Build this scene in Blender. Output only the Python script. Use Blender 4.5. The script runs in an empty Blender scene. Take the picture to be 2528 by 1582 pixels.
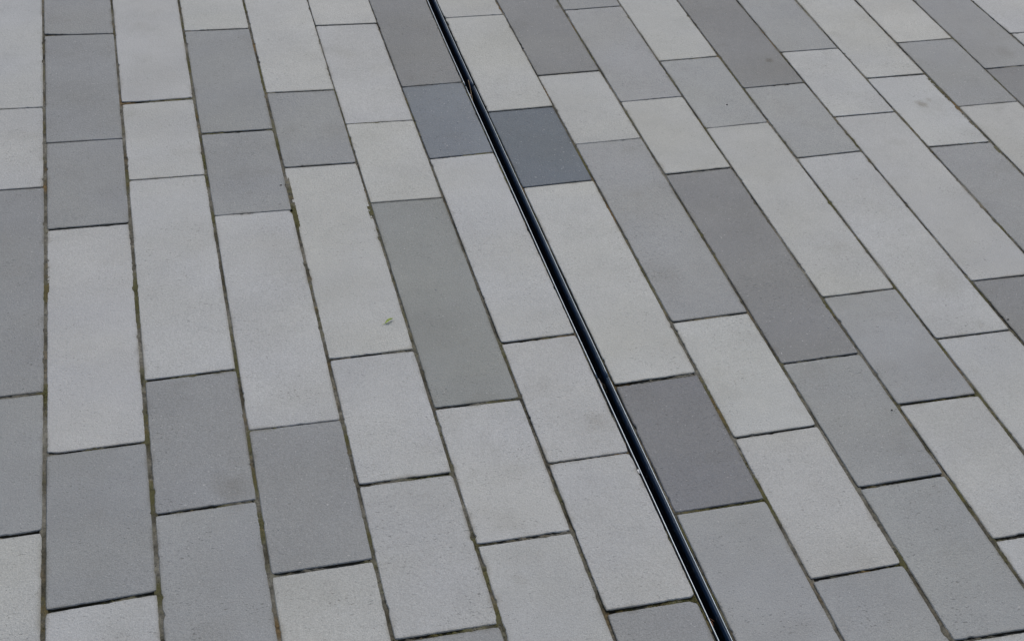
import bpy, math
import numpy as np
from mathutils import Matrix, Vector, Quaternion

U = 0.145                    # one paving row, joint included, in metres
rng = np.random.default_rng(7)
scene = bpy.context.scene
COL = scene.collection

# ------------------------------------------------------------------ noise
def _h(i, j, seed):
    n = (i.astype(np.int64) * 374761393 + j.astype(np.int64) * 668265263 + seed * 1442695041) & 0xFFFFFFFF
    n = ((n ^ (n >> 13)) * 1274126177) & 0xFFFFFFFF
    return ((n ^ (n >> 16)) & 0xFFFF) / 65535.0
def vnoise(x, y, seed=0):
    x = np.asarray(x, float); y = np.asarray(y, float)
    i = np.floor(x); j = np.floor(y); fx = x - i; fy = y - j
    fx = fx * fx * (3 - 2 * fx); fy = fy * fy * (3 - 2 * fy)
    a = _h(i, j, seed); b = _h(i + 1, j, seed); c = _h(i, j + 1, seed); d = _h(i + 1, j + 1, seed)
    return (a * (1 - fx) + b * fx) * (1 - fy) + (c * (1 - fx) + d * fx) * fy - 0.5
def fbm(x, y, seed=0, o=3):
    x = np.asarray(x, float); y = np.asarray(y, float)
    return sum(vnoise(x * 2**k, y * 2**k, seed + 11 * k) / 2**k for k in range(o))

# ------------------------------------------------------------------ mesh helper
def make_mesh(name, verts, quads=None, tris=None, attrs=None, smooth=False):
    me = bpy.data.meshes.new(name)
    verts = np.asarray(verts, np.float32)
    loops = []; starts = []; totals = []; p = 0
    for f, k in ((quads, 4), (tris, 3)):
        if f is None or len(f) == 0: continue
        f = np.asarray(f, np.int32)
        loops.append(f.ravel()); starts.append(p + np.arange(len(f)) * k); totals.append(np.full(len(f), k)); p += f.size
    loops = np.concatenate(loops); starts = np.concatenate(starts)
    me.vertices.add(len(verts)); me.vertices.foreach_set('co', verts.ravel())
    me.loops.add(len(loops)); me.loops.foreach_set('vertex_index', loops)
    me.polygons.add(len(starts)); me.polygons.foreach_set('loop_start', starts.astype(np.int32))
    if attrs:
        for an, (typ, data) in attrs.items():
            a = me.attributes.new(an, typ, 'POINT')
            a.data.foreach_set('color' if typ == 'FLOAT_COLOR' else 'value', np.asarray(data, np.float32).ravel())
    me.update(calc_edges=True); me.validate()
    me.polygons.foreach_set('use_smooth', np.full(len(me.polygons), smooth))
    return me
def link(name, me, mat, loc=(0, 0, 0), parent=None):
    o = bpy.data.objects.new(name, me); COL.objects.link(o)
    o.location = loc
    if mat is not None: me.materials.append(mat)
    if parent is not None: o.parent = parent
    return o
def tag(o, label=None, cat=None, group=None, kind=None):
    if label: o['label'] = label
    if cat: o['category'] = cat
    if group: o['group'] = group
    if kind: o['kind'] = kind
    return o
def grid_quads(nx, ny, off=0):
    i, j = np.meshgrid(np.arange(nx - 1), np.arange(ny - 1), indexing='ij')
    a = (i * ny + j).ravel() + off
    return np.stack([a, a + ny, a + ny + 1, a + 1], 1)
def rgba(c, n): return np.tile(np.array([*c, 1.0], np.float32), (n, 1))

# ------------------------------------------------------------------ materials
def new_mat(name):
    m = bpy.data.materials.new(name); m.use_nodes = True
    nt = m.node_tree; nt.nodes.clear()
    out = nt.nodes.new('ShaderNodeOutputMaterial'); b = nt.nodes.new('ShaderNodeBsdfPrincipled')
    nt.links.new(b.outputs[0], out.inputs[0])
    return m, nt, b
class N:
    def __init__(s, nt): s.nt = nt
    def put(s, sock, v):
        if isinstance(v, bpy.types.NodeSocket): s.nt.links.new(v, sock)
        else: sock.default_value = v
    def math(s, op, a, b=0.0, clamp=False):
        n = s.nt.nodes.new('ShaderNodeMath'); n.operation = op; n.use_clamp = clamp
        s.put(n.inputs[0], a); s.put(n.inputs[1], b); return n.outputs[0]
    def noise(s, vec, scale, detail=2.0, rough=.5):
        n = s.nt.nodes.new('ShaderNodeTexNoise'); s.nt.links.new(vec, n.inputs['Vector'])
        n.inputs['Scale'].default_value = scale; n.inputs['Detail'].default_value = detail; n.inputs['Roughness'].default_value = rough
        return n.outputs['Fac']
    def rng(s, v, a, b, c, d):
        n = s.nt.nodes.new('ShaderNodeMapRange'); s.put(n.inputs[0], v)
        for i, x in enumerate((a, b, c, d)): s.put(n.inputs[i + 1], x)
        return n.outputs[0]
    def mix(s, f, a, b, mode='MIX'):
        n = s.nt.nodes.new('ShaderNodeMix'); n.data_type = 'RGBA'; n.blend_type = mode
        s.put(n.inputs[0], f); s.put(n.inputs[6], a); s.put(n.inputs[7], b); return n.outputs[2]
    def attr(s, name, out='Color'):
        n = s.nt.nodes.new('ShaderNodeAttribute'); n.attribute_name = name; return n.outputs[out]
    def scalecol(s, col, f):
        n = s.nt.nodes.new('ShaderNodeVectorMath'); n.operation = 'SCALE'
        s.put(n.inputs[0], col); s.put(n.inputs[3], f); return n.outputs[0]
    def pos(s, jitter=True, stretch=(1, 1, 1)):
        g = s.nt.nodes.new('ShaderNodeNewGeometry').outputs['Position']
        if not jitter: return g
        oi = s.nt.nodes.new('ShaderNodeObjectInfo').outputs['Random']
        n = s.nt.nodes.new('ShaderNodeVectorMath'); n.operation = 'MULTIPLY_ADD'
        s.nt.links.new(g, n.inputs[0]); n.inputs[1].default_value = stretch
        sc = s.math('MULTIPLY', oi, 43.0); s.nt.links.new(sc, n.inputs[2]); return n.outputs[0]

def slab_material():
    m, nt, b = new_mat('concrete_slab'); k = N(nt)
    p = k.pos(True)
    blot = k.noise(p, 6.0, 2.5, .5); mid = k.noise(p, 45.0, 3.0, .6)
    fine = k.noise(p, 620.0, 2.0, .7); grain = k.noise(p, 260.0, 2.0, .6)
    tint = k.noise(k.pos(True, (.8, 1.1, 1)), 5.0, 2.0)
    c = k.attr('tone')
    c = k.scalecol(c, k.rng(blot, .3, .7, .925, 1.065))
    c = k.scalecol(c, k.rng(mid, .25, .75, .965, 1.035))
    c = k.scalecol(c, k.rng(fine, .25, .75, .74, 1.26))
    c = k.scalecol(c, k.rng(grain, .25, .75, .92, 1.08))
    c = k.mix(k.rng(tint, .35, .65, 0.0, 1.0), k.mix(1.0, c, (1.004, 1.003, .988, 1), 'MULTIPLY'), k.mix(1.0, c, (.990, .996, 1.018, 1), 'MULTIPLY'))
    # small air holes of the cast face
    pitn = k.noise(k.pos(True, (.62, 1.25, 1)), 290.0, 1.0, .5)
    pm = k.noise(p, 14.0, 1.0)
    pit = k.math('MULTIPLY', k.rng(pitn, .66, .73, 0.0, .62), k.rng(pm, .35, .65, .12, 1.0))
    c = k.mix(pit, c, k.mix(1.0, c, (.45, .44, .42, 1), 'MULTIPLY'))
    # pale mineral grains
    pg = k.noise(p, 330.0, 0.0)
    c = k.mix(k.rng(pg, .80, .83, 0.0, .55), c, (.55, .55, .54, 1))
    st = k.attr('stain', 'Fac')
    c = k.mix(st, c, k.mix(1.0, c, (.46, .42, .33, 1), 'MULTIPLY'))
    nt.links.new(c, b.inputs['Base Color'])
    k.put(b.inputs['Roughness'], k.rng(grain, .3, .7, .52, .72))
    b.inputs['Specular IOR Level'].default_value = .30
    h = k.math('SUBTRACT', k.math('ADD', k.math('MULTIPLY', fine, .5), k.math('MULTIPLY', grain, .9)), k.math('MULTIPLY', pit, .7))
    bp = nt.nodes.new('ShaderNodeBump'); bp.inputs['Strength'].default_value = .65; bp.inputs['Distance'].default_value = .0014
    nt.links.new(h, bp.inputs['Height']); nt.links.new(bp.outputs[0], b.inputs['Normal'])
    return m
def tone_material(name, rough=.9, fine=.25, scale=500.0):
    m, nt, b = new_mat(name); k = N(nt); p = k.pos(False)
    f = k.noise(p, scale, 2.0, .7)
    c = k.scalecol(k.attr('tone'), k.rng(f, .25, .75, 1 - fine, 1 + fine))
    nt.links.new(c, b.inputs['Base Color']); b.inputs['Roughness'].default_value = rough
    b.inputs['Specular IOR Level'].default_value = .25
    bp = nt.nodes.new('ShaderNodeBump'); bp.inputs['Strength'].default_value = .7; bp.inputs['Distance'].default_value = .0015
    nt.links.new(f, bp.inputs['Height']); nt.links.new(bp.outputs[0], b.inputs['Normal'])
    return m
def plain_material(name, col, rough=.6, metal=0.0, var=.15, scale=80.0, spec=.5):
    m, nt, b = new_mat(name); k = N(nt); p = k.pos(False)
    f = k.noise(p, scale, 3.0, .6)
    c = k.scalecol(col[:3], k.rng(f, .25, .75, 1 - var, 1 + var))
    nt.links.new(c, b.inputs['Base Color']); k.put(b.inputs['Roughness'], k.rng(f, .25, .75, max(rough - .08, .02), min(rough + .08, 1)))
    b.inputs['Metallic'].default_value = metal; b.inputs['Specular IOR Level'].default_value = spec
    return m
def steel_material():
    m, nt, b = new_mat('drain_steel'); k = N(nt); p = k.pos(False)
    f = k.noise(p, 40.0, 3.0, .6); sm = k.noise(k.pos(False), 150.0, 2.0, .6); big = k.noise(p, 9.0, 2.0)
    dirt = k.math('MULTIPLY', k.rng(sm, .63, .70, 0.0, 1.0), k.rng(big, .5, .62, 0.0, 1.0))
    c = k.scalecol((.34, .39, .43), k.rng(f, .25, .75, .88, 1.1))
    c = k.mix(dirt, c, (.40, .42, .40, 1))
    nt.links.new(c, b.inputs['Base Color'])
    k.put(b.inputs['Roughness'], k.rng(dirt, 0.0, 1.0, .45, .85)); k.put(b.inputs['Metallic'], k.rng(dirt, 0.0, 1.0, .95, .1))
    return m
M_SLAB = slab_material()
M_SAND = tone_material('joint_sand'); M_MOSS = tone_material('moss', .95, .3, 900.0)
M_STEEL = steel_material()
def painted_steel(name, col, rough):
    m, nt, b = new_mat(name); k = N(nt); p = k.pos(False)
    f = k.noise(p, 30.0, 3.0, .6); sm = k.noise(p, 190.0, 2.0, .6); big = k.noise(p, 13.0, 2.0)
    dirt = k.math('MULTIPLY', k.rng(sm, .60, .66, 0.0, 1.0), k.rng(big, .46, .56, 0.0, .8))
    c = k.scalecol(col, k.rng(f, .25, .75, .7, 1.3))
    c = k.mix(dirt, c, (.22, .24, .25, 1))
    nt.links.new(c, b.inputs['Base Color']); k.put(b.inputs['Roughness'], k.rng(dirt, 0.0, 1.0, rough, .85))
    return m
M_WALL = painted_steel('shaded_channel_steel', (.010, .016, .028), .5)  # lower slot walls: the shade of the deep slot is put into this near-black
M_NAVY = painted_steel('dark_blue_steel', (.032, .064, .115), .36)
M_DIRT = plain_material('drain_dirt', (.035, .032, .028), .95, 0, .4, 300.0, .1)
M_GROUND = plain_material('sub_base', (.16, .155, .14), .95, 0, .3, 40.0, .2)

# ------------------------------------------------------------------ the joint lines between the rows
# u = a (v-11)^2 + b (v-11) + c inside [v0, v1], straight beyond
L = {1: (-.0007, .0055, -1.4699, 9.6, 23.1), 2: (-.0004, .0037, -.4308, 9.4, 22.9), 3: (-.0001, .0015, .5966, 9.2, 22.8),
     4: (-.0002, .0032, 1.6063, 9, 22.6), 5: (.0002, -.0001, 2.6048, 8.8, 22.5), 6: (.0003, -.0019, 3.5909, 8.6, 22.3),
     7: (.0003, -.0015, 4.5034, 8.4, 22.2), 7.5: (.0004, -.0021, 4.6837, 8.4, 21.5), 8: (0, 0, 5.673, 8.2, 22),
     9: (.0001, -.0011, 6.6744, 8, 21.9), 10: (.0007, -.0086, 7.6847, 8.4, 21.7), 11: (.0009, -.0121, 8.693, 10.2, 21.6),
     12: (.0005, -.0074, 9.6922, 12, 21.4), 13: (.0008, -.0127, 10.7145, 13.7, 21.3), 14: (.0009, -.0103, 11.6961, 15.5, 21.1),
     15: (0, 0, 12.683, 17.3, 21), 16: (0, -.0189, 13.881, 19.1, 20.9)}
_DC = np.polyfit([8.8, 11.8, 15.2, 20.7], [.004, -.006, -.001, .021], 2)
def drain_u(v):
    """left edge of the drain trench; it wanders by a few millimetres"""
    return 4.5 + np.polyval(_DC, np.clip(np.asarray(v, float), 6, 23))
def uline(k, v):
    v = np.asarray(v, float)
    if k == 7: return drain_u(v)
    if k <= 0: return uline(1, v) - 1.03 - 1.0 * (0 - k)
    if k >= 17: return 14.715 + (k - 17) + 0 * v
    a, b, c, v0, v1 = L[k]
    w = np.clip(v, v0, v1) - 11
    return a * w * w + b * w + c + (v - 11 - w) * 0.3 * (2 * a * w + b)
# cross joints per row, far to near: v at the left and at the right end
ROWS = {
 0: [(19.612, 19.562), (17.436, 17.406), (13.167, 13.166), (11.013, 11.036)],
 1: [(21.817, 21.728), (18.536, 18.492), (16.388, 16.369), (12.142, 12.152), (9.976, 10.011)],
 2: [(19.496, 19.486), (17.396, 17.371), (13.164, 13.178), (11.047, 11.065)],
 3: [(21.655, 21.601), (18.445, 18.41), (16.34, 16.313), (12.132, 12.124), (10.015, 10.025)],
 4: [(19.476, 19.415), (17.377, 17.343), (13.169, 13.171), (11.077, 11.073), (8.985, 8.985)],
 5: [(21.534, 21.479), (18.389, 18.351), (16.301, 16.272), (12.111, 12.103), (10.021, 10.022)],
 6: [(19.345, 19.36), (17.271, 17.299), (13.095, 13.115), (11.015, 11.027), (8.929, 8.93)],
 7: [(21.507, 21.492), (18.402, 18.414), (16.325, 16.347), (12.121, 12.146), (10.051, 10.062)],
 8: [(19.372, 19.385), (17.311, 17.324), (13.117, 13.139), (11.028, 11.053), (8.925, 8.944)],
 9: [(21.494, 21.512), (18.383, 18.401), (16.325, 16.344), (12.135, 12.151), (10.036, 10.053), (7.926, 7.91)],
 10: [(19.534, 19.551), (17.434, 17.462), (13.263, 13.278), (11.198, 11.197), (9.065, 9.072)],
 11: [(18.498, 18.517), (16.433, 16.466), (12.234, 12.239)],
 12: [(19.521, 19.521), (17.451, 17.455), (13.25, 13.245)],
 13: [(18.499, 18.496), (16.414, 16.403)],
 14: [(19.538, 19.549), (17.432, 17.44)],
 15: [(18.492, 18.512)],
 16: [(19.568, 19.56)]}
ENDS = {  # far and near ends of the row pieces, outside the frame
 0: (23.8, 8.92), 1: (23.9, 7.9), 2: (23.65, 8.95), 3: (23.75, 7.92), 4: (23.6, 4.8), 5: (23.6, 7.9), 6: (23.55, 4.75),
 7: (23.6, 7.9), 8: (23.55, 4.75), 9: (23.6, 3.7), 10: (23.7, 6.9), 11: (21.75, 10.0), 12: (23.7, 11.1), 13: (21.65, 12.2),
 14: (23.7, 13.2), 15: (21.6, 16.4), 16: (23.7, 17.4)}
TK, MD, TN, HR = .0026, .0017, .0008, .0002
CROSS = {0: (TN, MD, TK, TK), 1: (MD, TN, MD, TK, TK), 2: (TK, TN, TK, MD), 3: (MD, TK, TN, TN, TK), 4: (MD, TN, TK, TK, TK), 5: (TN, MD, TN, TK, TK),
         6: (HR, MD, MD, MD, TK), 7: (MD, TN, MD, TK, TK), 8: (TN, TN, MD, MD, TK), 9: (MD, TN, MD, MD, TK, TK), 10: (MD, TN, MD, TK, TK),
         11: (TN, MD, MD), 12: (MD, MD, MD), 13: (MD, MD), 14: (MD, TN), 15: (MD,), 16: (MD,)}
TONES = {'L': (.412, .419, .418), 'W': (.414, .420, .407), 'D': (.260, .269, .273), 'M': (.294, .304, .307), 'K': (.202, .208, .211),
         'G': (.243, .257, .249), 'B': (.164, .187, .214), 'V': (.110, .133, .158), 'P': (.182, .188, .200)}
PLAN = {0: 'LLDMW', 1: 'DDDLDL', 2: 'LLLDM', 3: 'WDDLDW', 4: 'WDWLLD', 5: 'WLWGLL', 6: 'KBLLLD', 7: 'WWVWPM', 8: 'KWMWWM',
        9: 'DMWKMML', 10: 'WMWMLL', 11: 'KMLL', 12: 'MLLK', 13: 'WLD', 14: 'WDW', 15: 'DK', 16: 'LL'}
# gap on either side of a long joint, metres (half of the joint)
HALF = {0: .0024, 1: .0027, 2: .0028, 3: .0027, 4: .0026, 5: .0020, 6: .0018, 7: .0002, 7.5: .0002, 8: .0018, 9: .0018, 10: .0019,
        11: .0019, 12: .0018, 13: .0017, 14: .0017, 15: .0016, 16: .0016, 17: .0016}
def half(k, v):
    v = np.asarray(v, float)
    if k in (7, 7.5): return .0002 + 0 * v
    if k in (5, 6): return np.interp(v, [9, 14, 17, 19.5], [.0027, .0025, .0019, .0010])
    if 1 <= k <= 4: return np.interp(v, [9, 14, 22], [.0028, .0027, .0024])
    if k >= 8: return np.interp(v, [9, 12, 16, 21], [.0029, .0025, .0020, .0017])
    return .003 + 0 * v
STAINS = [(1.3618, 2.7956, .008, .62), (1.6186, 2.5517, .013, .62), (1.643, 2.5683, .007, .38), (1.6105, 2.563, .006, .4), (.0576, 1.6376, .028, .34), (.6236, 1.6779, .020, .24),
          (1.9299, 2.7464, .02, .22), (.9581, 3.1346, .008, .5), (.045, 1.645, .018, .2), (1.36, 1.93, .03, .12), (.43, 1.95, .05, .08)]

def edge_noise(x, seed, rough=1.0):
    """how far the edge is worn back, metres"""
    r = np.random.default_rng(seed)
    e = .00042 * rough * (vnoise(x / .022, 0 * x + seed * .37, seed) + .8 * vnoise(x / .0065, 0 * x + .5, seed + 3) + .6 * vnoise(x / .0028, 0 * x, seed + 5))
    x0, x1 = x.min(), x.max()
    for _ in range(r.poisson(3.0 * (x1 - x0) / .4 * rough)):
        c = r.uniform(x0, x1); w = r.uniform(.0022, .009); d = r.uniform(.0005, .0022) * (1 if r.random() < .85 else 1.6)
        t = np.clip(1 - ((x - c) / w) ** 2, 0, 1); e = e + d * t * (.6 + .8 * np.abs(vnoise(x / .002, 0 * x, seed + 9)))
    for c in (x0, x1):
        e = e + r.uniform(.0004, .0018) * np.exp(-np.abs(x - c) / .003)
    return e
def axis(length, step, ring=.0013):
    n = max(4, int(length / step))
    a = np.linspace(ring, length - ring, n + 1)
    return np.concatenate([[0], a, [length]]) / length

CHIPS = {}   # (row, index, edge) -> extra worn wedge: function of position
def slab_mesh(row, idx, kl, kr, hi, lo, tone, seed, step=.0042):
    r = np.random.default_rng(seed)
    yhi = np.array(hi) * U; ylo = np.array(lo) * U
    wx = U; ly = yhi.mean() - ylo.mean()
    s = axis(wx, step); t = axis(ly, step)
    S, T = np.meshgrid(s, t, indexing='ij')
    cr = CROSS[row]
    g0 = cr[idx] if idx < len(cr) else MD; g1 = cr[idx - 1] if idx > 0 else MD
    xs = s * wx
    lo_e = edge_noise(xs, seed * 7 + 1, .9); hi_e = edge_noise(xs, seed * 7 + 2, .9)
    f = CHIPS.get((row, idx, 'near'));  lo_e = lo_e + (f(xs) if f else 0)
    f = CHIPS.get((row, idx, 'far'));  hi_e = hi_e + (f(xs) if f else 0)
    ylo_s = ylo[0] + (ylo[1] - ylo[0]) * s + g0 + lo_e
    yhi_s = yhi[0] + (yhi[1] - yhi[0]) * s - g1 - hi_e
    Y = ylo_s[:, None] * (1 - T) + yhi_s[:, None] * T
    tl = t * ly
    le = edge_noise(tl, seed * 7 + 3); re = edge_noise(tl, seed * 7 + 4)
    hl = half(kl, Y / U) + r.normal(0, .00028); hr = half(kr, Y / U) + r.normal(0, .00028)
    XL = uline(kl, Y / U) * U + hl + le[None, :]; XR = uline(kr, Y / U) * U - hr - re[None, :]
    X = XL * (1 - S) + XR * S
    Z = np.zeros_like(X)
    edge = np.zeros_like(X, bool); edge[0] = edge[-1] = True; edge[:, 0] = edge[:, -1] = True
    Z[edge] = -.0009 - .0007 * r.random(edge.sum())
    # bigger losses also drop the arris
    tilt = r.normal(0, .0022, 2); dz = r.normal(0, .00045)
    cx, cy = X.mean(), Y.mean()
    Z = Z + dz + (X - cx) * tilt[0] + (Y - cy) * tilt[1] * .6 - .0008
    nx, ny = X.shape
    st = np.zeros_like(X)
    dedge = np.minimum(np.minimum(S, 1 - S) * wx, np.minimum(T, 1 - T) * ly)
    wob = fbm(X / .02, Y / .02, 31)
    st += np.clip(1 - dedge / (.0028 + .009 * np.clip(wob + .2, 0, 1)), 0, 1) * np.clip(.26 + 1.1 * fbm(X / .05, Y / .05, 77), 0, .6)
    for _ in range(r.poisson(3)):
        sx, sy = r.uniform(X.min(), X.max()), r.uniform(Y.min(), Y.max()); sr = r.uniform(.008, .040)
        d = np.hypot((X - sx) * r.uniform(.6, 1.5), Y - sy) / sr + 1.1 * fbm(X / (sr * .8), Y / (sr * .8), seed)
        st = np.maximum(st, r.uniform(.04, .13) * np.clip(1.2 - d, 0, 1))
    for (sx, sy, sr, sa) in STAINS:
        d = np.hypot(X - sx, (Y - sy) * .8) / sr + .9 * fbm(X / (sr * .9), Y / (sr * .9), 5)
        st = np.maximum(st, sa * np.clip(1.25 - d, 0, 1) ** .8)
    verts = np.stack([X - cx, Y - cy, Z], -1).reshape(-1, 3)
    q = grid_quads(nx, ny)
    ring = np.concatenate([np.arange(nx) * ny, (nx - 1) * ny + np.arange(1, ny), (np.arange(nx - 2, -1, -1)) * ny + ny - 1, np.arange(ny - 2, 0, -1)])
    n0 = len(verts) + len(ring); low = verts[ring].copy(); low[:, 2] = -.045
    n1 = len(verts); verts = np.concatenate([verts, verts[ring], low]); m = len(ring); nxt = np.roll(np.arange(m), -1)
    side = np.stack([np.arange(m) + n1, np.arange(m) + n0, nxt + n0, nxt + n1], 1)
    q = np.concatenate([q, side, ])
    stain = np.concatenate([st.ravel(), np.full(2 * m, .0)])
    tc = rgba(tone, len(verts)); tc[n1:] = (.060, .055, .040, 1)
    me = make_mesh('paving_stone', verts, q, None, {'tone': ('FLOAT_COLOR', tc), 'stain': ('FLOAT', stain)})
    return me, (cx, cy, 0)

CHIPS[(1, 0, 'near')] = lambda x: .0052 * np.clip(1 - x / .050, 0, 1) ** .8 * (1 + .5 * vnoise(x / .004, 0 * x, 3))
CHIPS[(1, 1, 'far')] = lambda x: .0012 * np.clip(1 - x / .03, 0, 1)
CHIPS[(2, 0, 'near')] = lambda x: .0030 * np.clip(1 - x / .032, 0, 1)
CHIPS[(2, 1, 'far')] = lambda x: .0010 + .0012 * np.clip(1 - x / .05, 0, 1)
CHIPS[(6, 4, 'near')] = lambda x: .004 * np.clip((x - .137) / .008, 0, 1) ** 2
CHIPS[(6, 5, 'far')] = lambda x: .006 * np.clip((x - .132) / .013, 0, 1) ** 2
CHIPS[(6, 4, 'far')] = lambda x: .003 * np.clip((x - .138) / .007, 0, 1) ** 2
CHIPS[(7, 3, 'near')] = lambda x: .0016 + .001 * vnoise(x / .01, 0 * x, 8)

TW = {'L': 'pale grey', 'W': 'pale warm grey', 'D': 'dark grey', 'M': 'mid grey', 'K': 'darkest grey', 'G': 'greenish dark grey', 'B': 'slate blue', 'V': 'blue-black', 'P': 'purplish dark grey'}
ORD = ['first', 'second', 'third', 'fourth', 'fifth', 'sixth', 'seventh', 'eighth', 'ninth', 'tenth']
def rowname(k):
    if k == 0: return "row cut by the photo's left edge"
    if k == 6: return "row along the drain's left side"
    if k == 7: return "row along the drain's right side"
    if k == 16: return "row in the far right corner"
    return '%s row left of the drain' % ORD[6 - k] if k < 6 else '%s row right of the drain' % ORD[k - 7]
SPECIAL = {(6, 1): "slate blue short slab touching the drain's left side", (7, 2): "darkest blue slab, touching the drain's right side",
           (4, 2): "long pale slab with the small green leaf lying on it", (7, 4): "purplish dark slab touching the drain's right side",
           (6, 0): "dark warm grey slab left of the drain, behind the slate blue slab",
           (6, 2): "long pale slab left of the drain, in front of the slate blue slab",
           (7, 1): "pale warm slab right of the drain, just behind the darkest blue slab",
           (7, 3): "long pale slab between the darkest blue slab and the purplish slab",
           (7, 5): "mid grey slab right of the drain, nearest and in front of the purplish slab",
           (5, 3): "long greenish dark slab, second row left of drain, right of the green leaf",
           (11, 0): "dark slab with one round dark spot, fifth row right of the drain",
           (13, 1): "pale slab with a brown double stain, seventh row right of the drain",
           (2, 3): "dark grey slab with a smudge in its near right corner, fifth row left of drain",
           (9, 3): "longest dark grey slab, in the third row right of the drain",
           (12, 3): "dark slab against the photo's right edge with a black crumb on it"}
seed = 100
slab_count = 0
for row, joints in ROWS.items():
    far, near = ENDS[row]
    cuts = [(far, far)] + joints + [(near, near)]
    kl, kr = (7.5 if row == 7 else row), (7 if row == 6 else row + 1)
    for i, code in enumerate(PLAN[row]):
        seed += 1
        r = np.random.default_rng(seed + 5000)
        tone = np.array(TONES[code]) * (1 + r.normal(0, .026)) * (1 + r.normal(0, .002, 3)) * np.array((.992, 1.004, .984))
        fine = (row, i) in ((11, 0), (13, 1), (2, 3), (6, 3))
        me, loc = slab_mesh(row, i, kl, kr, cuts[i], cuts[i + 1], tone, seed, .0024 if fine else .0042)
        o = link('paving_stone', me, M_SLAB, loc)
        length = cuts[i][0] - cuts[i + 1][0]
        size = 'long ' if length > 3.8 else ('short ' if length < 2.4 else '')
        if (row, i) in SPECIAL: lab = SPECIAL[(row, i)]
        else: lab = '%s%s slab, %s from top in %s' % (size if 0 < i < len(PLAN[row]) - 1 else '', TW[code].replace('darkest', 'dark'), ORD[i], rowname(row))
        assert 4 <= len(lab.split()) <= 16, lab
        tag(o, lab, 'paving stone', 'grey paving slabs laid in rows')
        slab_count += 1

# ------------------------------------------------------------------ the pavement outside the frame, and the ground under it
def outer_pavement():
    r = np.random.default_rng(3)
    V = []; Q = []; TC = []
    n = 0
    def put(kl, kr, v0, v1, shift0=0.):
        nonlocal n
        ys = np.linspace(v0 * U + .0012, v1 * U - .0012, 5)
        xl = uline(kl, ys / U) * U + HALF.get(kl, .0017); xr = uline(kr, ys / U) * U - HALF.get(kr, .0017)
        c = .0012; z = r.normal(0, .0004) - .0008
        outer = np.array([(x, y) for x, y in zip(xl, ys)] + [(x, y) for x, y in zip(xr[::-1], ys[::-1])])
        cen = outer.mean(0); d = outer - cen; inner = cen + d * (1 - c / np.maximum(np.abs(d), c)).clip(0, 1)
        m = len(outer)
        v = np.concatenate([np.c_[inner, np.full(m, z)], np.c_[outer, np.full(m, z - .001)], np.c_[outer, np.full(m, -.045)]])
        f = [(i, 9 - i, 8 - i, i + 1) for i in range(4)]
        f = [(a, d_, c_, b) if False else (a, b_, c2, d2) for a, b_, c2, d2 in f]
        f = [tuple(reversed((i, i + 1, 8 - i, 9 - i))) for i in range(4)]
        for k in range(2):
            for i in range(m):
                j = (i + 1) % m
                f.append((k * m + i, k * m + j, (k + 1) * m + j, (k + 1) * m + i))
        V.append(v); Q.append(np.array(f) + n); n += len(v)
        t = np.array(TONES[r.choice(list('LLWWWDDMMKG'))]) * (1 + r.normal(0, .03)); TC.append(rgba(t, len(v)))
    lens = [2.1, 2.1, 3.15, 4.2]
    def fill(kl, kr, a, b):
        v = a
        while b - v > 1.2:
            l = r.choice(lens)
            e = v + l if b - v - l > 2.0 else b
            if e - v > 4.4: e = v + (b - v) / 2
            put(kl, kr, v, e); v = e
    for row in range(-30, 46):
        kl, kr = (7.5 if row == 7 else row), (7 if row == 6 else row + 1)
        lo0 = -4 + 2 * (row % 2) * .5; hi0 = 45 + (row % 2)
        if row in ROWS:
            far, near = ENDS[row]
            fill(kl, kr, lo0, near); fill(kl, kr, far, hi0)
        else: fill(kl, kr, lo0, hi0)
    V = np.concatenate(V); Q = np.concatenate(Q); TC = np.concatenate(TC)
    o = link('pavement', make_mesh('pavement', V, Q, None, {'tone': ('FLOAT_COLOR', TC), 'stain': ('FLOAT', np.zeros(len(V)))}), M_SLAB)
    tag(o, kind='structure')
outer_pavement()
def sheet(name, rects, z, mat):
    V = []; Q = []
    for (x0, y0, x1, y1) in rects:
        k = len(V); V += [(x0, y0, z), (x1, y0, z), (x1, y1, z), (x0, y1, z)]; Q.append((k, k + 1, k + 2, k + 3))
    o = link(name, make_mesh(name, V, Q), mat); tag(o, kind='structure'); return o
DX0, DX1 = 4.5 * U - .003, 4.5 * U + .030
sheet('ground', [(-60, -60, 60, 60)], -.16, M_GROUND)
sheet('bedding_mortar', [(-4.6, -.6, DX0 + .004, 6.7), (DX1 - .006, -.6, 6.9, 6.7)], -.014, M_GROUND)

# ------------------------------------------------------------------ sand and moss in the joints
MOSS = [(.0873, 1.9254), (.0646, 1.9099), (-.2115, 2.1786), (-.2118, 1.903), (-.0599, 1.9102), (.2325, 2.9168), (.236, 2.8611), (.0887, 2.4926), (.0856, 2.5782), (.0864, 2.3646), (.2346, 2.3595), (-.062, 2.7038), (.3779, 2.7979), (.8215, 2.4303), (.8206, 2.46), (-.0635, 1.4591), (-.0621, 1.6483), (.0847, 1.5436), (.0873, 1.6482), (.0877, 1.7262), (.233, 1.7121), (.3777, 1.3951), (.3769, 1.3192), (.3771, 1.4636), (.305, 1.3042), (.5214, 1.5296), (.2332, 1.5047), (.3274, 1.6059), (.604, 1.2976), (.5598, 1.2955), (.8218, 1.5377), (.8231, 1.5033), (1.1142, 1.4089), (1.1173, 1.3625), (1.1187, 1.2747), (.8209, 1.467), (.6497, 1.2996), (.966, 1.3026), (1.1356, 1.3144), (.8211, 1.6417), (.6771, 1.4033), (.7428, 1.4564), (1.2586, 1.7462), (1.1891, 1.6258), (1.2431, 1.6252), (.8182, 1.6476), (1.1128, 1.8956), (1.2554, 2.6431), (.6793, 2.2665), (.68, 2.587)]
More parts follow.
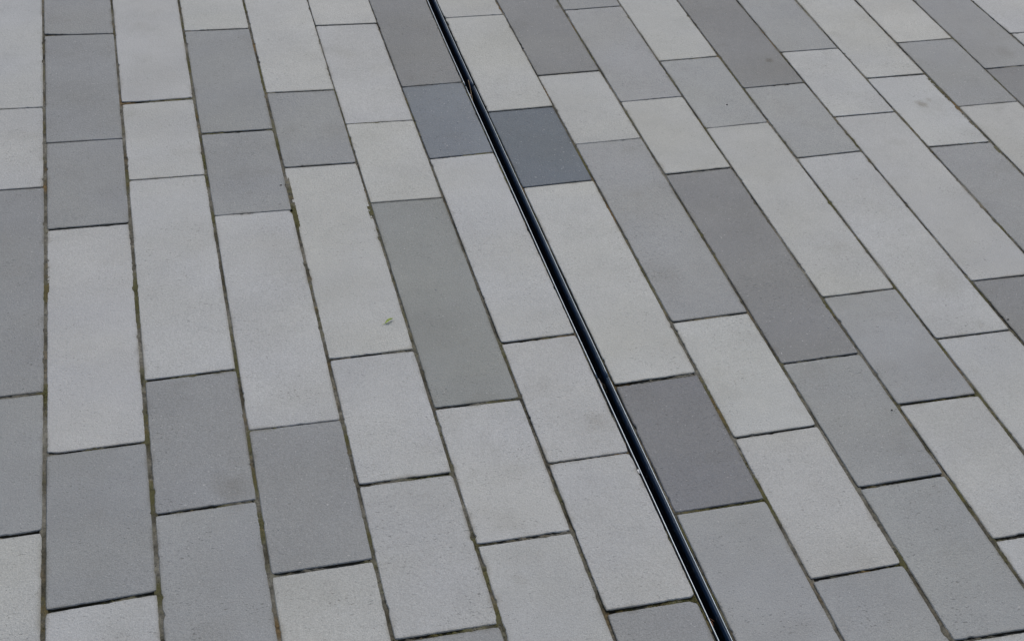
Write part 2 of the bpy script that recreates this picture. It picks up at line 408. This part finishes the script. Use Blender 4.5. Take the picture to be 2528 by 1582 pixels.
OCHRE = [(.6845, 2.367), (.7453, 2.3677), (.8011, 2.3705), (1.3995, 2.937), (1.4013, 2.8665), (1.231, 2.8338), (.821, 3.1615), (.9684, 3.0261), (.8247, 2.7329), (-.2144, 2.5227), (-.0527, 2.8278), (.1152, 3.1398), (.2342, 3.0388), (.586, 1.8993), (.6333, 1.899), (.8207, 2.2523), (.8238, 2.2673), (.6322, 1.6009), (.5338, 1.2953), (.9112, 1.2957), (.8247, 1.2667), (.8239, 1.6841), (.6949, 1.7629), (.0864, 1.3599), (1.6947, 2.5278)]
def near(pts, x, y, r):
    out = np.zeros_like(x)
    for px, py in pts:
        d2 = ((x - px) ** 2 + (y - py) ** 2) / r ** 2
        out = np.maximum(out, np.exp(-d2))
    return out
def sand_cols(x, y, seed):
    """colour of the joint filling and how mossy it is, at points"""
    n1 = fbm(x / .03, y / .045, seed); n2 = fbm(x / .006, y / .008, seed + 5); n3 = vnoise(x / .0022, y / .0022, seed + 8)
    grey = np.clip(.5 + 1.1 * n1, 0, 1)[:, None]
    base = np.array((.066, .061, .042)) * (1 - grey) + np.array((.185, .180, .150)) * grey
    base = base * (1 + .5 * n2 + .5 * n3)[:, None]
    m = np.clip(near(MOSS, x, y, .030) * 1.25 + 1.7 * fbm(x / .06, y / .09, seed + 40) + .8 * n2 + .02, 0, 1)
    o = np.clip(near(OCHRE, x, y, .026) * 1.2 + .7 * n2 + 1.0 * fbm(x / .05, y / .05, 300) - .25, 0, 1)
    mo = np.array((.078, .076, .024)) * (1 + .5 * n3)[:, None]; oc = np.array((.150, .098, .036)) * (1 + .4 * n3)[:, None]
    c = base * (1 - m[:, None] * .85) + mo * m[:, None] * .85
    c = c * (1 - o[:, None] * .8) + oc * o[:, None] * .8
    # crumbs of dark soil
    dk = np.clip((vnoise(x / .009, y / .009, 91) - .27) * 6, 0, 1)[:, None]
    c = c * (1 - .5 * dk)
    return np.clip(c, .008, .6), np.maximum(m, 0)
SV = []; SQ = []; SC = []; SM = []; sn = 0
def strip(P0, P1, wid, z0, amp, step=.003, nc=6, seed=0, curve=None, zf=None):
    """a filled joint from P0 to P1 (or along curve(y)), wid wide"""
    global sn
    ln = math.hypot(P1[0] - P0[0], P1[1] - P0[1]); n = max(4, int(ln / step))
    t = np.linspace(0, 1, n); w = np.linspace(-.5, .5, nc) * wid
    d = np.array((P1[0] - P0[0], P1[1] - P0[1])) / ln; nrm = np.array((d[1], -d[0]))
    C = np.array(P0) + t[:, None] * (np.array(P1) - np.array(P0))
    if curve is not None: C[:, 0] = curve(C[:, 1])
    X = C[:, 0][:, None] + w[None] * nrm[0]; Y = C[:, 1][:, None] + w[None] * nrm[1]
    col, m = sand_cols(X.ravel(), Y.ravel(), 17)
    Z = z0 + amp * (1.3 * fbm(X / .05, Y / .05, seed + 1) + .8 * fbm(X / .005, Y / .005, seed + 2)) + .0016 * m.reshape(X.shape)
    if zf is not None: Z = Z + zf(Y)
    Z = np.minimum(Z, -.0017)
    v = np.stack([X, Y, Z], -1).reshape(-1, 3)
    q = grid_quads(n, nc, sn)
    SV.append(v); SQ.append(q); SC.append(np.c_[col, np.ones(len(col))]); SM.append(m); sn += len(v)
VR = {k: (6.5, 24.5) for k in L}
for k in L:
    a, b = VR[k][0] * U, VR[k][1] * U
    if k in (7, 7.5): continue
    z = {5: -.0034, 6: -.0036}.get(k, -.0028)
    strip((0, a), (0, b), .0125, z, .0016, .0026, 8, int(k * 10), lambda y, k=k: uline(k, y / U) * U)
SL0 = 4.5 * U + .0027        # outer face of the left rail
SR1 = 4.5 * U + .0236        # outer face of the right rail
strip((0, 8 * U), (0, 23 * U), .008, -.0062, .0045, .0026, 7, 700, lambda y: drain_u(y / U) * U + .0027 - .0042)
strip((0, 8 * U), (0, 23 * U), .010, -.0030, .0024, .0026, 8, 750, lambda y: drain_u(y / U) * U + .0236 + .0052, lambda y: np.interp(y / U, [10.5, 12, 14, 15.5, 17, 18.5], [0, -.003, -.004, -.0005, -.0005, -.005]))
for row, js in ROWS.items():
    kl, kr = (7.5 if row == 7 else row), (7 if row == 6 else row + 1)
    for (va, vb) in js:
        p0 = (float(uline(kl, va)) * U + .001, va * U); p1 = (float(uline(kr, vb)) * U - .001, vb * U)
        if row == 7: p0 = (p0[0] + .001, p0[1])
        strip(p0, p1, .0085, -.0046, .0042, .0026, 6, row * 31 + int(va * 10))
SV = np.concatenate(SV); SQ = np.concatenate(SQ); SC = np.concatenate(SC); SM = np.concatenate(SM)
o = link('joint_sand', make_mesh('joint_sand', SV, SQ, None, {'tone': ('FLOAT_COLOR', SC)}), M_SAND)
tag(o, 'grey brown jointing sand filling the gaps between the slabs', 'joint sand', kind='stuff')

OCT_V = np.array([(1, 0, 0), (-1, 0, 0), (0, 1, 0), (0, -1, 0), (0, 0, 1), (0, 0, -1)], float)
OCT_F = np.array([(0, 2, 4), (2, 1, 4), (1, 3, 4), (3, 0, 4), (2, 0, 5), (1, 2, 5), (3, 1, 5), (0, 3, 5)])
def blobs(cent, rad, cols, r, flat=.8):
    n = len(cent)
    sc = rad[:, None, None] * r.uniform(.6, 1.3, (n, 1, 3)); sc[:, :, 2] *= flat
    base = OCT_V[None] * r.uniform(.75, 1.25, (n, 6, 1))
    a = r.uniform(0, 6.28, n); ca, sa = np.cos(a), np.sin(a)
    b = base * sc
    x = b[..., 0] * ca[:, None] - b[..., 1] * sa[:, None]; y = b[..., 0] * sa[:, None] + b[..., 1] * ca[:, None]
    v = np.stack([x, y, b[..., 2]], -1) + cent[:, None, :]
    f = OCT_F[None] + (np.arange(n) * 6)[:, None, None]
    return v.reshape(-1, 3), f.reshape(-1, 3), np.repeat(np.c_[cols, np.ones(n)], 6, 0)
r = np.random.default_rng(12)
mi = r.choice(len(SV), 17000, p=np.clip(SM, 0, 1) ** 2 / (np.clip(SM, 0, 1) ** 2).sum())
mc = SV[mi] + r.normal(0, .0007, (len(mi), 3)) * (1, 1, .4); mc[:, 2] = np.minimum(mc[:, 2] + .0003, -.0022)
mcol = np.array((.095, .094, .022)) * r.uniform(.45, 1.45, (len(mi), 1)) * (1 + r.normal(0, .10, (len(mi), 3)))
v, f, c = blobs(mc, r.uniform(.0004, .0011, len(mi)), np.clip(mcol, .005, 1), r)
o = link('moss', make_mesh('moss', v, None, f, {'tone': ('FLOAT_COLOR', c)}, True), M_MOSS)
tag(o, 'olive green moss growing along the joints', 'moss', kind='stuff')
gi = r.choice(len(SV), 24000)
gc = SV[gi] + r.normal(0, .0006, (len(gi), 3)) * (1, 1, .2); gc[:, 2] = np.minimum(gc[:, 2], -.0018)
gcol = SC[gi][:, :3] * r.choice([.35, .7, 1.0, 1.35, 1.9], (len(gi), 1), p=[.2, .25, .3, .17, .08])
v, f, c = blobs(gc, r.uniform(.0003, .0009, len(gi)), np.clip(gcol, .005, .6), r)
o = link('joint_grit', make_mesh('joint_grit', v, None, f, {'tone': ('FLOAT_COLOR', c)}), M_SAND)
tag(o, 'fine grains of grit lying in the joints', 'grit', kind='stuff')
# tiny pale flecks of grit on the slab faces
WHITE = [(.6212, 2.8768), (.7588, 2.6517), (.7299, 2.6339), (.6079, 2.6366), (.5888, 2.567), (.551, 2.5352), (.5694, 2.782), (.578, 3.0813), (.8741, 3.0075), (.9068, 2.7368), (.883, 3.0805), (.4936, 2.2927), (.446, 2.0677), (.4535, 2.0391), (.4427, 1.8206), (.2819, 1.8609), (-.1208, 1.7157), (-.0881, 1.6169), (-.0765, 1.6161), (.1082, 1.538), (-.079, 1.6865), (-.1331, 1.5881), (-.037, 2.1289), (-.0055, 1.8599), (-.2591, 2.0619), (.0707, 2.7419), (.2154, 2.4053), (1.2598, 3.0493), (1.5103, 2.966), (1.0308, 1.9807), (1.0877, 1.8381)]
wc = np.array([(x, y, -.0002) for x, y in WHITE] + [(x, y, -.0004) for x, y in zip(r.uniform(-.3, 1.9, 90), r.uniform(1.2, 3.2, 90)) if abs(x - .665) > .02])
wr = np.concatenate([r.uniform(.0009, .0018, len(WHITE)), r.uniform(.0004, .0009, len(wc) - len(WHITE))])
v, f, c = blobs(wc, wr, np.tile((.62, .63, .63), (len(wc), 1)) * r.uniform(.75, 1.1, (len(wc), 1)), r, .5)
o = link('pale_grit', make_mesh('pale_grit', v, None, f, {'tone': ('FLOAT_COLOR', c)}, True), M_SAND)
tag(o, 'tiny pale flecks of grit scattered over the slabs', 'grit', kind='stuff')

# ------------------------------------------------------------------ slot drain: three steel sections end to end
def extrude_profile(prof, y0, y1, n=2, wob=0.0, seed=0):
    """a profile in x,z swept along y; closed at both ends with caps as strips"""
    ys = np.linspace(y0, y1, n); prof = np.array(prof); m = len(prof)
    dx = wob * (fbm(ys / .25, 0 * ys + seed, seed, 2)) + (drain_u(ys / U) - 4.5) * U
    X = prof[None, :, 0] + dx[:, None]; Y = np.repeat(ys[:, None], m, 1); Z = np.repeat(prof[None, :, 1], n, 0)
    v = np.stack([X, Y, Z], -1).reshape(-1, 3)
    i, j = np.meshgrid(np.arange(n - 1), np.arange(m), indexing='ij'); k = (j + 1) % m
    q = np.stack([i * m + j, i * m + k, (i + 1) * m + k, (i + 1) * m + j], -1).reshape(-1, 4)
    h = m // 2
    cap = []
    for e in (0, n - 1):
        for a in range(h - 1):
            cc = (a, a + 1, m - 2 - a, m - 1 - a)
            cap.append(tuple(e * m + x for x in (cc if e else cc[::-1])))
    return v, np.concatenate([q, np.array(cap)])
def rim_profile(x0, x1, top, bottom, rad, seg=7):
    """upright sheet with a rounded top, listed up the left side and down the right"""
    cx = (x0 + x1) / 2; hw = (x1 - x0) / 2
    p = [(x0, bottom), (x0, bottom * .4 + (top - rad) * .6)]
    for a in np.linspace(math.pi, 0, 2 * seg):
        p.append((cx + hw * math.cos(a), top - rad + rad * math.sin(a)))
    p += [(x1, bottom * .4 + (top - rad) * .6), (x1, bottom)]
    return p
J1, J2 = 2.7912, 1.7835
RIM = -.0014
SECTIONS = [('steel slot drain section at the far end, behind the dry stalk', J1 + .0035, J1 + 1.004, 0.0, .0),
            ('steel slot drain section in the middle, between its two rail breaks', J2 + .0010, J1 - .0030, .0006, .0002),
            ('steel slot drain section nearest the camera, in front of the dirt clump', J2 - 1.004, J2 - .0012, .0002, .0007)]
for lab, y0, y1, dxr, dxl in SECTIONS:
    root = bpy.data.objects.new('slot_drain', None); COL.objects.link(root)
    root.location = (4.5 * U + .0131, (y0 + y1) / 2, -.075); root.empty_display_size = .05
    tag(root, lab, 'slot drain', 'steel slot drain sections laid end to end')
    ox, oy, oz = root.location
    xr = 4.5 * U + .0198 + dxr; xl = SL0 + dxl
    def part(name, prof, a, b, mat, n=60, wob=.0009, seed=1, smooth=True):
        v, q = extrude_profile(prof, a, b, n, wob, seed); v = v - np.array((ox, oy, oz))
        return link(name, make_mesh(name, v, q, None, None, smooth), mat, (0, 0, 0), root)
    part('rail', rim_profile(xl, xl + .0026, RIM - .0006, -.016, .0020), y0, y1, M_STEEL, seed=int(y0 * 7) + 1)
    part('rail', rim_profile(xr + .0012, xr + .0036, RIM, -.0090, .0024), y0, y1, M_STEEL, seed=int(y0 * 7) + 1)
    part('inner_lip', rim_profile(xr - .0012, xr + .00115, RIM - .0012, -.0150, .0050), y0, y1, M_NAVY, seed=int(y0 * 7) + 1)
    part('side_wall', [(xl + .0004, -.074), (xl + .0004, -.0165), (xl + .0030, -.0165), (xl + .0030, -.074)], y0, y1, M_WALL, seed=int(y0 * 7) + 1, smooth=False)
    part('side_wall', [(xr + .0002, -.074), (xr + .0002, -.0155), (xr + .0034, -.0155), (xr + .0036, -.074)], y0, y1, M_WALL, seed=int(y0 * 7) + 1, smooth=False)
    part('channel_bed', [(xl - .001, -.080), (xl - .001, -.0745), (xr + .005, -.0745), (xr + .005, -.080)], y0 - .001, y1 + .001, M_DIRT, 3, 0, 1, False)

# ------------------------------------------------------------------ small things
def leaf(name, base, tip, width, z, mat, curl, label, lift=.0015, stemlen=.006, cup=.0022):
    b = np.array(base); t = np.array(tip); d = t - b; ln = np.hypot(*d); d = d / ln; nn = np.array((-d[1], d[0]))
    n = 18; m = 9
    s = np.linspace(0, 1, n); w = np.linspace(-1, 1, m)
    half = width * .5 * (np.sin(np.pi * s ** .8) ** .75) * (1 + .12 * np.sin(s * 40)) + .00008
    X = b[0] + d[0] * ln * s[:, None] + nn[0] * half[:, None] * w[None]; Y = b[1] + d[1] * ln * s[:, None] + nn[1] * half[:, None] * w[None]
    Z = z + lift * np.sin(np.pi * s)[:, None] + cup * (w[None] ** 2) * np.sin(np.pi * s)[:, None] + curl * s[:, None] ** 2 + .0003 * np.sin(s * 30)[:, None] * w[None]
    c = np.array((*(b + t) / 2, z))
    root = bpy.data.objects.new(name, None); COL.objects.link(root); root.location = c; root.empty_display_size = .01
    top = np.stack([X, Y, Z], -1).reshape(-1, 3) - c; bot = top - (0, 0, .00025)
    q = grid_quads(n, m); N0 = n * m
    ring = np.concatenate([np.arange(n) * m, (n - 1) * m + np.arange(1, m), np.arange(n - 2, -1, -1) * m + m - 1, np.arange(m - 2, 0, -1)])
    nx = np.roll(ring, -1)
    side = np.stack([ring, ring + N0, nx + N0, nx], 1)
    link('blade', make_mesh('blade', np.concatenate([top, bot]), np.concatenate([q, q[:, ::-1] + N0, side]), None, None, True), mat, parent=root)
    # midrib and stalk
    ys = np.linspace(-stemlen, ln * .93, 12); k = 6
    a = np.linspace(0, 2 * np.pi, k, endpoint=False)
    rr = np.linspace(.00045, .0002, 12)
    zz = np.interp(ys / ln, s, Z[:, m // 2]) + .0002
    cx = b[0] + d[0] * ys; cy = b[1] + d[1] * ys
    v = np.stack([cx[:, None] + nn[0] * rr[:, None] * np.cos(a), cy[:, None] + nn[1] * rr[:, None] * np.cos(a), zz[:, None] + rr[:, None] * np.sin(a)], -1).reshape(-1, 3) - c
    i, j = np.meshgrid(np.arange(11), np.arange(k), indexing='ij'); j2 = (j + 1) % k
    q = np.stack([i * k + j, i * k + j2, (i + 1) * k + j2, (i + 1) * k + j], -1).reshape(-1, 4)
    link('stem', make_mesh('stem', v, q, None, None, True), mat, parent=root)
    tag(root, label, 'leaf'); return root
M_LEAF = plain_material('green_leaf', (.40, .50, .13), .6, 0, .25, 250.0, .4)
M_BROWN = plain_material('brown_leaf', (.26, .12, .06), .75, 0, .35, 250.0, .3)
M_STALK = plain_material('dry_stalk', (.40, .30, .19), .7, 0, .3, 200.0, .3)
leaf('leaf', (.3418, 1.9876), (.3578, 1.9976), .0046, .0004, M_LEAF, .0010, 'small pale green pointed leaf lying on a long pale slab')
leaf('leaf', (.6570, 1.2580), (.6655, 1.2530), .0085, -.016, M_BROWN, .001, 'crumpled brown leaf caught inside the nearest drain slot', .0022, .009, .003)
def tube(name, pts, rads, mat, label, cat, k=7):
    pts = np.array(pts, float); c = pts.mean(0); n = len(pts); rads = np.array(rads)
    tan = np.gradient(pts, axis=0); tan /= np.linalg.norm(tan, axis=1)[:, None]
    up = np.array((0, 0, 1.)); sd = np.cross(tan, up); sd /= np.linalg.norm(sd, axis=1)[:, None]; u2 = np.cross(sd, tan)
    a = np.linspace(0, 2 * np.pi, k, endpoint=False)
    v = (pts - c)[:, None, :] + rads[:, None, None] * (sd[:, None, :] * np.cos(a)[None, :, None] + u2[:, None, :] * np.sin(a)[None, :, None])
    i, j = np.meshgrid(np.arange(n - 1), np.arange(k), indexing='ij'); j2 = (j + 1) % k
    q = np.stack([i * k + j, i * k + j2, (i + 1) * k + j2, (i + 1) * k + j], -1).reshape(-1, 4)
    o = link(name, make_mesh(name, v.reshape(-1, 3), q, None, None, True), mat, tuple(c)); tag(o, label, cat); return o
ts = np.linspace(0, 1, 14)
tube('dry_stalk', np.c_[.6716 - .0090 * ts + .0015 * np.sin(ts * 5), 2.822 - .108 * ts, -.0055 - .010 * np.sin(ts * 3.1) - .003 * ts], .0008 - .0004 * ts, M_STALK,
     'thin dry straw coloured stalk stuck in the drain slot beside the slate blue slab', 'stalk')
tube('dry_stalk', np.c_[.6555 + .0125 * ts, 1.2665 - .004 * ts - .003 * ts ** 2, -.013 + .003 * np.sin(ts * 3)], .0006 - .0002 * ts, M_BROWN,
     'short reddish brown stalk across the nearest drain slot, above the brown leaf', 'stalk')
def pebble(name, loc, size, mat, label, cat, seed, flat=.6, elong=(1, 1)):
    r = np.random.default_rng(seed); n, m = 10, 14
    th = np.linspace(0.02, np.pi - .02, n); ph = np.linspace(0, 2 * np.pi, m, endpoint=False)
    T, P_ = np.meshgrid(th, ph, indexing='ij')
    d = np.stack([np.sin(T) * np.cos(P_), np.sin(T) * np.sin(P_), np.cos(T)], -1)
    rad = 1 + .25 * np.cos(3 * P_ + seed) * np.sin(T) + .5 * vnoise(d[..., 0] * 2 + seed, d[..., 1] * 2 + d[..., 2] * 1.7, seed)
    v = (d * rad[..., None] * size * np.array((elong[0], elong[1], flat))).reshape(-1, 3)
    i, j = np.meshgrid(np.arange(n - 1), np.arange(m), indexing='ij'); j2 = (j + 1) % m
    q = np.stack([i * m + j, (i + 1) * m + j, (i + 1) * m + j2, i * m + j2], -1).reshape(-1, 4)
    q = np.concatenate([q, np.array([(0, a, a + 1, a + 2) for a in range(1, m - 2, 2)]), np.array([((n - 1) * m, (n - 1) * m + a + 2, (n - 1) * m + a + 1, (n - 1) * m + a) for a in range(1, m - 2, 2)])])
    o = link(name, make_mesh(name, v, q, None, None, False), mat, loc); tag(o, label, cat); return o
M_WHITE = plain_material('white_stone', (.78, .79, .78), .6, 0, .08, 300.0)
M_PEB = plain_material('pale_pebble', (.34, .29, .26), .85, 0, .3, 400.0)
M_CRUMB = plain_material('dark_crumb', (.03, .028, .024), .9, 0, .3, 500.0, .2)
pebble('stone_chip', (.6533, 1.5575, -.0035), .0030, M_WHITE, 'white stone chip wedged against the left rail of the nearest drain section', 'stone chip', 4, .7, (.7, 1.5))
pebble('pebble', (.6622, 2.7660, -.012), .0032, M_PEB, 'pale pebble in the drain slot under the dry stalk', 'pebble', 6, .7, (.7, 2.4))
pebble('pebble', (.6588, 1.7765, -.0085), .0036, M_PEB, 'pinkish grey pebble beside the dirt clump at the nearer rail break', 'pebble', 9, .8, (.7, 2.6))
CR = [((1.1924, 2.6161), 'black crumb on mid grey slab, fourth row right of the drain', (1.3, .9)),
      ((1.4119, 1.8014), "black crumb on the dark slab at the photo's right edge", (1.6, .8)),
      ((.2230, 2.4541), 'black crumb on dark grey slab, near its right edge, fourth row left of drain', (1.5, .8)),
      ((1.0999, 1.6133), 'small black crumb on mid grey slab near the right, third row right of drain', (1.2, .8))]
for (x, y), lab, el in CR:
    o = pebble('dirt_crumb', (x, y, .0003), .0013, M_CRUMB, lab, 'crumb', int(x * 100), .6, el)
    o['group'] = 'black crumbs on the slabs'
# clump of wet soil blocking the slot at the nearer break
r = np.random.default_rng(5)
n = 700
cc = np.c_[.6640 + r.normal(0, .0028, n), 1.7735 + r.normal(0, .0085, n), np.zeros(n)]
cc[:, 2] = -.010 - 900 * ((cc[:, 0] - .664) ** 2) * .4 - 60 * (cc[:, 1] - 1.7735) ** 2 - np.abs(r.normal(0, .004, n))
cc[:, 0] = np.clip(cc[:, 0], .6590, .6715)
v, f, c = blobs(cc, r.uniform(.0007, .0018, n), np.array((.045, .038, .024)) * r.choice([.4, .8, 1.3, 2.6], (n, 1), p=[.3, .4, .2, .1]), r)
o = link('dirt_clump', make_mesh('dirt_clump', v, None, f, {'tone': ('FLOAT_COLOR', c)}), M_SAND)
tag(o, 'dark clump of soil in the drain slot at the nearer rail break', 'dirt clump')

# ------------------------------------------------------------------ camera
cam = bpy.data.cameras.new('camera'); co = bpy.data.objects.new('camera', cam); COL.objects.link(co)
cam.sensor_width = 36; cam.lens = 52.48; cam.clip_start = .05; cam.clip_end = 500
R = Matrix(((.969732, .109652, -.218164), (-.239988, .592683, -.768852), (.044996, .797937, .601059)))
co.matrix_world = Matrix.Translation((0, 0, 1.52964)) @ R.to_4x4()
scene.camera = co

# ------------------------------------------------------------------ light: bright overcast
EL, AZ = math.radians(52), math.radians(25)
w = bpy.data.worlds.new('World'); scene.world = w; w.use_nodes = True
nt = w.node_tree; bg = nt.nodes['Background']
sky = nt.nodes.new('ShaderNodeTexSky'); sky.sky_type = 'NISHITA'; sky.sun_disc = False
sky.sun_elevation = EL; sky.sun_rotation = AZ; sky.air_density = 1.0; sky.dust_density = 4.0; sky.ozone_density = 1.0
nt.links.new(sky.outputs[0], bg.inputs[0]); bg.inputs[1].default_value = .09
sl = bpy.data.lights.new('sun', 'SUN'); sl.energy = 1.0; sl.angle = math.radians(25); sl.color = (1.0, .985, .95)
so = bpy.data.objects.new('sun', sl); COL.objects.link(so)
d = Vector((math.sin(AZ) * math.cos(EL), math.cos(AZ) * math.cos(EL), math.sin(EL)))
so.rotation_euler = d.to_track_quat('Z', 'Y').to_euler(); so.location = d * 10
vs = scene.view_settings
vs.view_transform = 'Standard'; vs.look = 'None'; vs.exposure = 0.16; vs.gamma = 1.0; vs.use_curve_mapping = False
print('slabs', slab_count)
